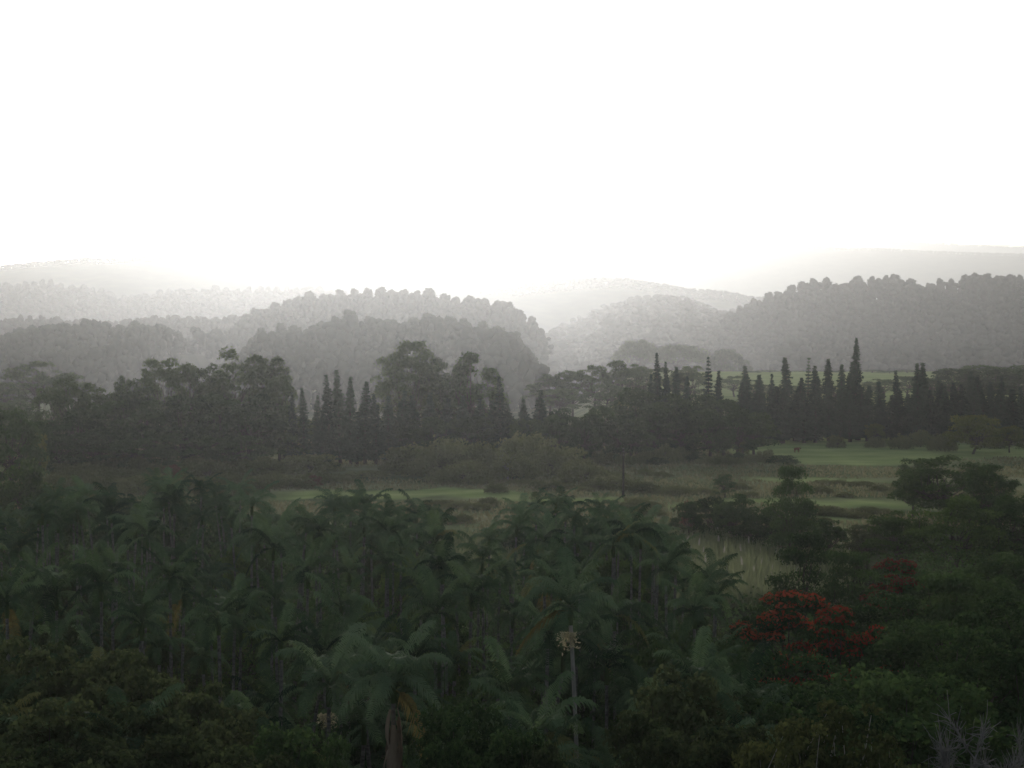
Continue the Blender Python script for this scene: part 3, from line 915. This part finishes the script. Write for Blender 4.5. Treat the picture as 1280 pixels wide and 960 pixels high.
for i in range(46):
    d = rng.uniform(335, 450)
    px = rng.uniform(500, 1270)
    x, y, z = at(px, 600, d)
    if turf_at(np.array([x]), np.array([y]))[0] > 0.3:
        continue
    yb = HORIZON + CAM_Z * FPX / d
    place('bush', pick('shrub', i), px, yb - rng.uniform(5, 13), d, rng.uniform(14, 44), 'low dull bush scattered on the rough dry field', 'bush', 'bushes on the rough dry field')
red_shrub = broadleaf(301, 4, 5, 0.0, 30, 900, 0.22, 'orange', (0.1, 0.18), 'mound', stems=3)
place('flowering_bush', red_shrub, 216, 577, 428, 30, 'rust-red flowering bush among the thickets below the ragged stand', 'bush')
place('flowering_bush', red_shrub, 392, 591, 415, 22, 'small rust-red bush beside the thickets near the green strip', 'bush')
place('flowering_bush', red_shrub, 860, 620, 330, 20, 'small rust-red bush at the end of the dark shrub row', 'bush')
bare = broadleaf(305, 9, 8, 0.15, 24, 160, 0.3, 'shrub', (0.06, 0.10), 'dome', bark='pale_bark', tr=0.22)
place('bare_tree', bare, 634, 556, 428, 44, 'pale thin-leaved tree with forked bare limbs among the thickets', 'tree')

for i, (px, top, d, w) in enumerate([(20, 640, 285, 110), (85, 636, 275, 100), (150, 632, 280, 100), (215, 630, 290, 100), (280, 634, 280, 100), (340, 642, 275, 100), (400, 645, 285, 100), (460, 640, 290, 90), (515, 650, 280, 70), (60, 620, 330, 90), (130, 616, 335, 90), (200, 614, 340, 90), (270, 616, 330, 90), (335, 634, 310, 70)]):
    place('thicket', pick('darkshrub', i), px, top, d, w, 'dark green thicket crowding behind the palm grove below the ragged stand', 'thicket', 'dark thickets behind the left palm grove')
for i, (px, top, d, w) in enumerate([(640, 655, 290, 70), (690, 645, 290, 90), (745, 640, 295, 90), (800, 650, 290, 80), (845, 668, 280, 60)]):
    place('thicket', pick('darkshrub', i), px, top, d, w, 'dark green thicket crowding behind the palm grove before the utility pole', 'thicket', 'dark thickets behind the palm grove before the pole')

# row of dark shrubs and small trees before the rough field
for px, top, w, d in [(862, 628, 46, 305), (888, 622, 50, 310), (918, 616, 60, 300), (945, 632, 54, 296), (965, 640, 50, 290), (1005, 635, 60, 285), (1035, 648, 50, 280)]:
    place('broadleaf_tree', pick('dark', n), px, top, d, w, 'small dark tree in the low row along the edge of the cane', 'tree', 'dark trees in the low row by the cane'); n += 1
place('broadleaf_tree', pick('dark', 0), 906, 592, 385, 26, 'small dark cone-shaped tree alone on the rough field', 'tree')

# ------------------------------------------------------------------ utility pole and cow
g = Geo()
tube(g, [(0, 0, -0.8), (0.01, 0, 3), (0.02, 0.01, 7), (0.02, 0.02, 10.2)], [0.27, 0.25, 0.22, 0.19], 10)
x, y, z = at(779, 622, 388)
pole = new_obj('utility_pole', None, loc=(x, y, tz(x, y)), scale=(1, 1, (at(779, 560, 388)[2] - tz(x, y)) / 10.35))
new_obj('pole_shaft', g.mesh('pole_shaft', M['timber']), pole)
g = Geo(); tube(g, [(0.02, 0.02, 10.2), (0.02, 0.02, 10.26), (0.02, 0.02, 10.35)], [0.21, 0.21, 0.02], 10)
new_obj('pole_cap', g.mesh('pole_cap', M['steel']), pole)
band = Geo(); tube(band, [(0.02, 0.015, -0.05), (0.02, 0.015, 0.05)], [0.225, 0.225], 10)
band = band.mesh('steel_band', M['steel'])
for zz in (8.9, 9.6):
    new_obj('steel_band', band, pole, loc=(0, 0, zz))
tag(pole, 'plain wooden utility pole standing at the edge of the rough field', 'utility pole')

cv = [(0, 0, 1.05), (0.45, 0, 1.08), (-0.45, 0, 1.10), (-0.75, 0, 1.15), (0.75, 0, 1.15), (1.0, 0, 1.30), (1.22, 0, 1.20), (1.42, 0, 0.98)]
ce = [(0, 1), (0, 2), (2, 3), (1, 4), (4, 5), (5, 6), (6, 7)]
cr_ = [0.36, 0.35, 0.36, 0.24, 0.30, 0.17, 0.14, 0.09]
for sx, j in ((0.55, 1), (-0.6, 2)):
    for sy in (-0.2, 0.2):
        k = len(cv)
        bk = -0.10 if sx < 0 else 0.03
        cv += [(sx, sy, 0.85), (sx + bk, sy, 0.45), (sx, sy, 0.03)]
        cr_ += [0.16, 0.085, 0.06]
        ce += [(j, k), (k, k + 1), (k + 1, k + 2)]
k = len(cv); cv += [(-0.88, 0, 1.1), (-0.92, 0, 0.6)]; cr_ += [0.05, 0.03]; ce += [(3, k), (k, k + 1)]
k = len(cv); cv += [(1.18, 0.2, 1.30), (1.18, -0.2, 1.30)]; cr_ += [0.05, 0.05]; ce += [(6, k), (6, k + 1)]
cm = bpy.data.meshes.new('body'); cm.from_pydata(cv, ce, []); cm.materials.append(M['cow'])
x, y, z = at(996, 566, 520)
co = new_obj('cow', cm, loc=(x, y, tz(x, y)), rot=(0, 0, 0.5))
md = co.modifiers.new('skin', 'SKIN')
for i, sv in enumerate(cm.skin_vertices[0].data):
    sv.radius = (cr_[i], cr_[i]); sv.use_root = i == 0
co.modifiers.new('sub', 'SUBSURF').levels = 1
tag(co, 'red-brown cow standing alone on the green pasture', 'cow')

# ------------------------------------------------------------------ grasses
def grass(name, pts, h, w, mat, label, lean=0.25, per=1):
    r = np.random.default_rng(len(pts))
    n_ = len(pts)
    a = r.uniform(0, 6.28, n_)
    hh = h * r.uniform(0.6, 1.3, n_)
    side = np.stack([np.cos(a), np.sin(a), np.zeros(n_)], -1) * (w * r.uniform(0.6, 1.4, n_))[:, None]
    ln = np.stack([np.cos(a + 1.4), np.sin(a + 1.4), np.zeros(n_)], -1) * (hh * lean * r.normal(size=n_))[:, None]
    top = pts + ln + np.stack([0 * hh, 0 * hh, hh], -1)
    mid = pts + ln * 0.3 + np.stack([0 * hh, 0 * hh, hh * 0.55], -1)
    V = np.stack([pts - side, pts + side, mid + side * 0.8, mid - side * 0.8, top + side * 0.12, top - side * 0.12], 1).reshape(-1, 3)
    k = np.arange(n_)[:, None] * 6
    Q = np.concatenate([k + np.array([[0, 1, 2, 3]]), k + np.array([[3, 2, 4, 5]])])
    o = new_obj(name, make_mesh(name, V, Q, mats=[M[mat]]))
    tag(o, label, 'grass', kind='stuff')


def scatter(n_, px0, px1, d0, d1, r):
    d = r.uniform(d0, d1, n_)
    px = r.uniform(px0, px1, n_)
    x = (px - 640) / FPX * d
    return np.stack([x, d, terrain(x, d) - 0.05], -1)


r = np.random.default_rng(5)
p1 = scatter(13000, 845, 1065, 238, 312, r)
grass('cane_grass', p1, 2.6, 0.10, 'cane', 'tall pale cane grass standing behind the red-flowered trees')
p2 = scatter(5000, 530, 650, 262, 312, r)
grass('cane_grass', p2, 2.0, 0.10, 'cane', 'pale reed grass in the gap between the two palm groves')
p3 = scatter(80, 850, 1065, 245, 310, r); p3[:, 2] += 2.3
grass('cane_plumes', p3, 1.0, 0.14, 'plume', 'whitish plumes topping the tall cane grass')
p4 = scatter(52000, -20, 1300, 318, 560, r)
q = np.sin(p4[:, 0] * 0.05 + 0.7 * np.sin(p4[:, 1] * 0.04)) + np.sin(p4[:, 1] * 0.11 + p4[:, 0] * 0.02)
turf = turf_at(p4[:, 0], p4[:, 1]) > 0.45
p4 = p4[(q > -0.9) & ~turf]
grass('tussock_grass', p4, 0.55, 0.20, 'tuss', 'rough dry tussock grass covering the field below the pine row')

# ------------------------------------------------------------------ palm groves in the foreground
LINE = np.array([(-60, 650), (0, 640), (60, 618), (90, 604), (130, 597), (200, 597), (250, 592), (310, 606), (335, 628), (375, 640), (425, 622), (460, 610), (510, 620), (540, 636), (552, 676), (590, 700), (612, 660), (640, 628), (690, 610), (720, 620), (770, 616), (810, 636), (835, 672), (865, 688), (895, 706), (915, 760), (940, 830)], float)
LINE[:, 1] -= np.where(LINE[:, 0] < 440, 9, 3)
pr = np.random.default_rng(77)
SPECIAL = [(725, 712, 104), (490, 800, 92), (408, 812, 96)]
taken = []
for px, top, d in SPECIAL:
    x, y, z = at(px, top, d); taken.append((x, y))
cand = []
for px in np.arange(-50, 900, 9.0):            # the grove's far edge
    cand.append((px + pr.uniform(-8, 8), np.interp(px, LINE[:, 0], LINE[:, 1]) + pr.choice([pr.uniform(2, 14), pr.uniform(14, 50)]), pr.uniform(15, 19.5)))
n_edge = len(cand)
for _ in range(5000):
    px = pr.uniform(-60, 940); lo = np.interp(px, LINE[:, 0], LINE[:, 1])
    cand.append((px, pr.uniform(lo + 14, 960), pr.uniform(11, 19.5)))
npalm = 0
for npalm_i, (px, py, h) in enumerate(cand):
    if npalm >= 235:
        break
    d = (CAM_Z - h) * FPX / (py - HORIZON)
    if d < 84 or d > 235:
        continue
    x, y, z = at(px, py, d)
    lo = 3.1
    if any((x - a) ** 2 + (y - b) ** 2 < lo * lo for a, b in taken):
        continue
    if px < 330 and py > 800 and pr.random() < 0.5:
        continue
    # keep the sight line to the two lone palms free
    if any(abs((x / y) - ((sx - 640) / FPX)) < 0.022 and y < sd + 1 for sx, _, sd in SPECIAL):
        continue
    taken.append((x, y))
    right = px > 585
    grove = 'before the pole' if right else 'below the ragged stand'
    if npalm_i < n_edge:
        lab = 'palm on the far edge of the grove ' + grove
        grp = 'palms on the far edge of the grove ' + grove
    else:
        lab = 'feathery dark green palm inside the grove ' + grove
        grp = 'palms inside the grove ' + grove
    place_palm(x, y, z, lab, grp, d < 172, 1000 + npalm)
    npalm += 1


def special_palm(px, top, d, label, seed):
    x, y, z = at(px, top, d)
    p_ = place_palm(x, y, z, label, None, True, seed)
    for ch in p_.children:
        if ch.data in FROND:
            ch.data = FRESH[FROND.index(ch.data)]
    return p_


lone = special_palm(*SPECIAL[0], 'lone palm with a pale slender trunk and a cream flower cluster', 7)
r = np.random.default_rng(8)
hz = (at(725, 712, 104)[2] - lone.location.z) - 2.9
for ch in lone.children:
    if ch.name.startswith('trunk'):
        ch.scale = (1.0, 1.0, ch.scale[2])
        ch.data = ch.data.copy()
        ch.data.materials[0] = M['pale_bark']
lx = PALM_TRUNKS[int(np.random.default_rng(7).integers(0, 6))][1]
g = Geo()
P = np.concatenate([np.stack([0.30 * s + r.normal(size=70) * 0.16, -0.25 + r.normal(size=70) * 0.16, -0.25 - np.abs(r.normal(size=70)) * 0.40], -1) for s in (-1, 0.3, 1.1)])
leaves(g, P, unit(r.normal(size=P.shape)), 0.11, 0.35, r)
fl = new_obj('flower_cluster', g.mesh('flower_cluster', M['cream']), lone, loc=(lx[0], lx[1], hz - 0.2))
new_obj('frond', FROND_DEAD, lone, loc=(lx[0], lx[1], hz + 0.7), rot=(0, -0.1, math.pi - lone.rotation_euler.z))

skirt = special_palm(*SPECIAL[1], 'palm with a thick skirt of dry brown frond sheaths round its trunk', 21)
hz = (at(490, 800, 92)[2] - skirt.location.z) - 2.9
lx = PALM_TRUNKS[int(np.random.default_rng(21).integers(0, 6))][1]
for k in range(24):
    g = Geo()
    a = r.uniform(0, 6.28); z0 = r.uniform(-5.0, -0.2)
    R_ = 0.16 + 0.10 * min(1, -z0 * 0.6)
    L = r.uniform(1.4, 2.6)
    t = np.linspace(0, 1, 5)[:, None]
    dv = np.array([[math.cos(a), math.sin(a), 0]])
    pts = dv * (R_ + 0.20 * np.sin(t * 2.6)) + np.array([[0, 0, 1.0]]) * (z0 - L * t)
    sv = np.array([[-math.sin(a), math.cos(a), 0]]) * (0.15 * np.sin(np.pi * (0.15 + 0.8 * t)) + 0.03)
    V = np.stack([pts - sv, pts + dv * 0.03, pts + sv], 1).reshape(-1, 3)
    Q = [(i * 3 + j, i * 3 + j + 1, i * 3 + j + 4, i * 3 + j + 3) for i in range(4) for j in (0, 1)]
    g.add(V, Q)
    new_obj('dry_sheath', g.mesh('dry_sheath', M['sheath']), skirt, loc=(lx[0], lx[1], hz))
fl['kind'] = 'stuff'
yp = special_palm(*SPECIAL[2], 'palm with one yellow-green frond and a pale fruit cluster, beside the skirted palm', 33)
hz = (at(408, 812, 96)[2] - yp.location.z) - 2.9
lx = PALM_TRUNKS[int(np.random.default_rng(33).integers(0, 6))][1]
new_obj('flower_cluster', fl.data, yp, loc=(lx[0], lx[1], hz - 0.3), scale=(0.8, 0.8, 0.8))['kind'] = 'stuff'

# ------------------------------------------------------------------ broadleaf trees of the foreground
N1 = [broadleaf(400 + i, 15, 10, 0.25, 80, 11000, 0.19, 'dark', (0.09, 0.16), 'dome') for i in range(3)]
N2 = [broadleaf(410 + i, 13, 9, 0.25, 75, 8500, 0.17, 'olive', (0.07, 0.14), 'dome', ragged=0.05) for i in range(3)]
N3 = [broadleaf(420 + i, 14, 12, 0.2, 100, 10500, 0.20, 'dark', (0.11, 0.17), 'tiered', flat=0.62) for i in range(3)]
N4 = [broadleaf(430 + i, 13, 11, 0.2, 80, 10000, 0.19, 'green', (0.09, 0.15), 'dome', flat=0.6) for i in range(3)]
N5 = [broadleaf(440 + i, 14, 10, 0.25, 70, 8500, 0.19, 'dark', (0.08, 0.13), 'dome', flat=0.6, flowers=4200) for i in range(2)]
N6 = [broadleaf(450 + i, 12, 9, 0.25, 60, 3400, 0.17, 'yellow', (0.06, 0.11), 'dome', bark='pale_bark', ragged=0.06) for i in range(2)]

def near(name, proto, px, top, d, w, label, cat='tree', group=None):
    return place(name, proto, px, top, d, w * (1.0 + 0.6 * min(1, max(0, (200 - d) / 100))), label, cat, group)

near('broadleaf_tree', N3[0], 990, 584, 272, 62, 'dark tree with separate flat tiers of foliage, standing before the rough field')
near('broadleaf_tree', N4[0], 1185, 571, 335, 130, 'large rounded dark green tree spreading over the end of the pasture')
near('broadleaf_tree', N1[1], 1238, 582, 305, 72, 'darker round tree against the large rounded tree')
near('broadleaf_tree', N1[1], 1142, 574, 345, 46, 'small dark tree on the pasture side of the large rounded tree')
near('broadleaf_tree', N4[1], 1196, 622, 258, 124, 'light green bushy tree below the large rounded tree')
near('broadleaf_tree', N1[0], 1272, 618, 262, 100, 'dark tree crowding the light green bushy tree')
near('broadleaf_tree', N4[2], 1122, 640, 266, 84, 'small green tree between the cane and the light green bushy tree')
near('broadleaf_tree', N2[0], 1085, 655, 275, 60, 'dull olive tree beside the cane grass')
near('broadleaf_tree', N3[2], 1000, 668, 205, 92, 'dark tiered tree in front of the cane, above the red flowers')
near('broadleaf_tree', N3[0], 1062, 690, 196, 84, 'dark flat-topped tree between the two groups of red flowers')
ft = place('flowering_tree', N5[1], 1124, 702, 182, 100, 'dark tree with maroon flowers standing apart behind the brighter red ones', 'tree')
for ch in ft.children:
    if ch.name.startswith('blossom'):
        ch.data = ch.data.copy()
        ch.data.materials[0] = M['maroon']
place('flowering_tree', N5[0], 984, 737, 152, 156, 'broad dark tree with bright red flowers over its top and shoulder', 'tree')
place('flowering_tree', N5[1], 1052, 762, 142, 138, 'lower red-flowered tree in front of the broad flowering one', 'tree')
for px, top, d, w, p in [(1185, 715, 180, 120, N1[0]), (1250, 690, 200, 120, N1[0]), (1265, 752, 150, 130, N1[1]), (1150, 780, 138, 130, N1[2]), (1215, 790, 128, 130, N1[1]), (1085, 835, 112, 150, N1[0]), (965, 822, 118, 150, N1[1]), (1160, 850, 105, 150, N1[2]), (900, 800, 130, 110, N1[2]), (1000, 865, 100, 150, N1[2]), (920, 880, 96, 150, N1[1]), (1110, 905, 90, 160, N1[0]), (1190, 720, 165, 100, N3[1]), (1120, 745, 160, 120, N1[1]), (1235, 725, 172, 110, N1[2])]:
    near('broadleaf_tree', p, px, top, d, w, 'dark leafy tree in the thick growth around the red-flowered trees', 'tree', 'dark trees around the red-flowered ones')
for i, (px, top, d, w) in enumerate([(865, 836, 92, 130), (825, 880, 86, 100), (930, 905, 82, 150), (850, 912, 80, 120), (675, 925, 80, 60)]):
    near('broadleaf_tree', N2[i % 3], px, top, d, w, 'olive brown tree with thin foliage below the lone palm', 'tree', 'olive trees below the lone palm')
for i, (px, top, d, w) in enumerate([(1020, 876, 80, 130), (1065, 890, 78, 120), (975, 905, 76, 110), (1110, 925, 76, 80)]):
    near('broadleaf_tree', N6[i % 2], px, top, d, w, 'thin tree with yellow-green leaf tips below the red-flowered trees', 'tree', 'yellow-tipped trees below the red flowers')
for i, (px, top, d, w) in enumerate([(25, 795, 112, 130), (95, 806, 106, 130), (165, 820, 100, 120), (235, 850, 95, 120), (10, 865, 94, 140), (80, 872, 90, 140), (150, 880, 88, 140), (215, 905, 85, 130), (290, 890, 88, 120), (40, 925, 80, 150), (130, 930, 80, 150), (300, 930, 80, 130)]):
    near('broadleaf_tree', N2[i % 3], px, top, d, w, 'olive brown bushy tree at the foot of the palm grove', 'tree', 'olive trees at the foot of the palm grove')
for i, (px, top, d, w) in enumerate([(365, 905, 84, 110), (410, 925, 80, 60), (575, 878, 88, 90), (610, 900, 84, 110), (655, 915, 82, 70), (560, 930, 78, 70)]):
    near('broadleaf_tree', N1[i % 3], px, top, d, w, 'dark bushy tree at the foot of the skirted palm', 'tree', 'dark trees at the foot of the skirted palm')

mr = np.random.default_rng(314)
for i in range(44):
    px = mr.uniform(-20, 900); lo = np.interp(px, LINE[:, 0], LINE[:, 1])
    py = mr.uniform(lo + 45, 930); h = mr.uniform(9, 14.5)
    d = (CAM_Z - h) * FPX / (py - HORIZON)
    if d < 88 or any(abs(px - sx) < 55 and d < sd + 2 for sx, _, sd in SPECIAL):
        continue
    near('broadleaf_tree', [N1, N2, N4, N1][i % 4][i % 3], px, py, d, mr.uniform(4.5, 7.5) * FPX / d / (1.0 + 0.6 * min(1, max(0, (200 - d) / 100))), 'bushy broadleaf tree growing up between the palms of the grove', 'tree', 'broadleaf trees between the palms')

# bare grey shrub: many fine ascending twigs
def twig_shrub(seed, H=9.0, W=7.0):
    r = np.random.default_rng(seed)
    gt, gw = Geo(), Geo()
    tips = []
    for s in range(9):
        a = r.uniform(0, 6.28); o = r.uniform(0, 0.5)
        e = np.array([math.cos(a) * W * 0.34 * r.uniform(0.4, 1), math.sin(a) * W * 0.34 * r.uniform(0.4, 1), H * r.uniform(0.5, 0.7)])
        t = np.linspace(0, 1, 6)[:, None]
        st = np.array([math.cos(a) * o, math.sin(a) * o, -0.3])
        pts = st + (e - st) * t + np.sin(np.pi * t) * r.normal(size=3) * 0.25
        tube(gt, pts, 0.085 - 0.06 * t[:, 0], 5)
        for b in range(9):
            i = r.integers(2, 6)
            p0 = pts[i]
            dr = unit(np.array([e[0], e[1], 0]) * 0.25 + r.normal(size=3) * 0.9 + np.array([0, 0, 0.8]))
            L = r.uniform(0.9, 1.9)
            p1 = p0 + dr * L
            tube(gt, [p0, (p0 + p1) / 2 + r.normal(size=3) * 0.12, p1], [0.03, 0.02, 0.01], 4)
            for c in range(46):
                f = r.uniform(0.2, 1)
                q0 = p0 + (p1 - p0) * f
                q1 = q0 + unit(dr + r.normal(size=3) * 0.9) * r.uniform(0.35, 0.95)
                tube(gw, [q0, (q0 + q1) / 2 + r.normal(size=3) * 0.05, q1], [0.017, 0.013, 0.008], 3)
    return dict(parts={'trunk': gt.mesh('trunk', M['gray_twig']), 'twigs': gw.mesh('twigs', M['gray_twig'])}, H=H, W=W)

TW = [twig_shrub(500), twig_shrub(501)]
near('bare_shrub', TW[0], 1230, 820, 84, 130, 'leafless grey shrub with fine ascending twigs, the taller of two', 'shrub')
near('bare_shrub', TW[1], 1278, 846, 78, 90, 'leafless grey shrub crowding against the taller bare one', 'shrub')

# undergrowth between the trunks
r = np.random.default_rng(91)
n_ = 13500
cx = r.uniform(-0.31, 0.31, n_); cd = r.uniform(98, 250, n_)
x = cx * cd
keep = ~((cx > 0.075) & (cx < 0.2) & (cd > 200)) & ~((cx > -0.05) & (cx < 0.005) & (cd > 240))
x, cd = x[keep], cd[keep]
hgt = 1.5 + 2.0 * np.clip((cd - 110) / 60, 0, 1) + 2.5 * (0.5 + 0.5 * np.sin(x * 0.31 + 2 * np.sin(cd * 0.13))) + r.normal(size=len(x)) * 0.8
base = np.stack([x, cd, terrain(x, cd) + np.maximum(hgt, 0.5)], -1)
P = (base[:, None] + r.normal(size=(len(x), 8, 3)) * np.array([1.1, 1.1, 0.9])).reshape(-1, 3)
P[:, 2] = np.maximum(P[:, 2], terrain(P[:, 0], P[:, 1]) + 0.2)
g = Geo()
leaves(g, P, unit(r.normal(size=P.shape) * 0.8 + np.array([0, -0.3, 0.8])), 0.24, 0.5, r)
ug = new_obj('undergrowth', g.mesh('undergrowth', M['dark']))
tag(ug, 'dark tangled undergrowth between the palm trunks and foreground trees', 'undergrowth', kind='stuff')

# ------------------------------------------------------------------ haze
hb = bpy.data.meshes.new('haze')
X0, X1, Y0, Y1, Z0, Z1 = -6400, 6400, -75, 14900, -90.0, 560.0
hv = [(x, y, z) for z in (Z0, Z1) for y in (Y0, Y1) for x in (X0, X1)]
hb.from_pydata(hv, [], [(0, 2, 3, 1), (4, 5, 7, 6), (0, 1, 5, 4), (2, 6, 7, 3), (0, 4, 6, 2), (1, 3, 7, 5)])
hm, n_, l_ = mat_new('haze')
ho = n_.new('ShaderNodeOutputMaterial')
pv = n_.new('ShaderNodeVolumePrincipled')
pv.inputs['Color'].default_value = (0.845, 0.893, 0.955, 1)
pv.inputs['Density'].default_value = HAZE_DENSITY
pv.inputs['Density Attribute'].default_value = ''
pv.inputs['Temperature Attribute'].default_value = ''
pv.inputs['Anisotropy'].default_value = HAZE_G
l_.new(pv.outputs[0], ho.inputs['Volume'])
hb.materials.append(hm)
try:
    hm.cycles.homogeneous_volume = True
except Exception:
    pass
hz_o = new_obj('haze', hb)
tag(hz_o, 'pale sunlit haze filling the whole valley', 'haze', kind='stuff')
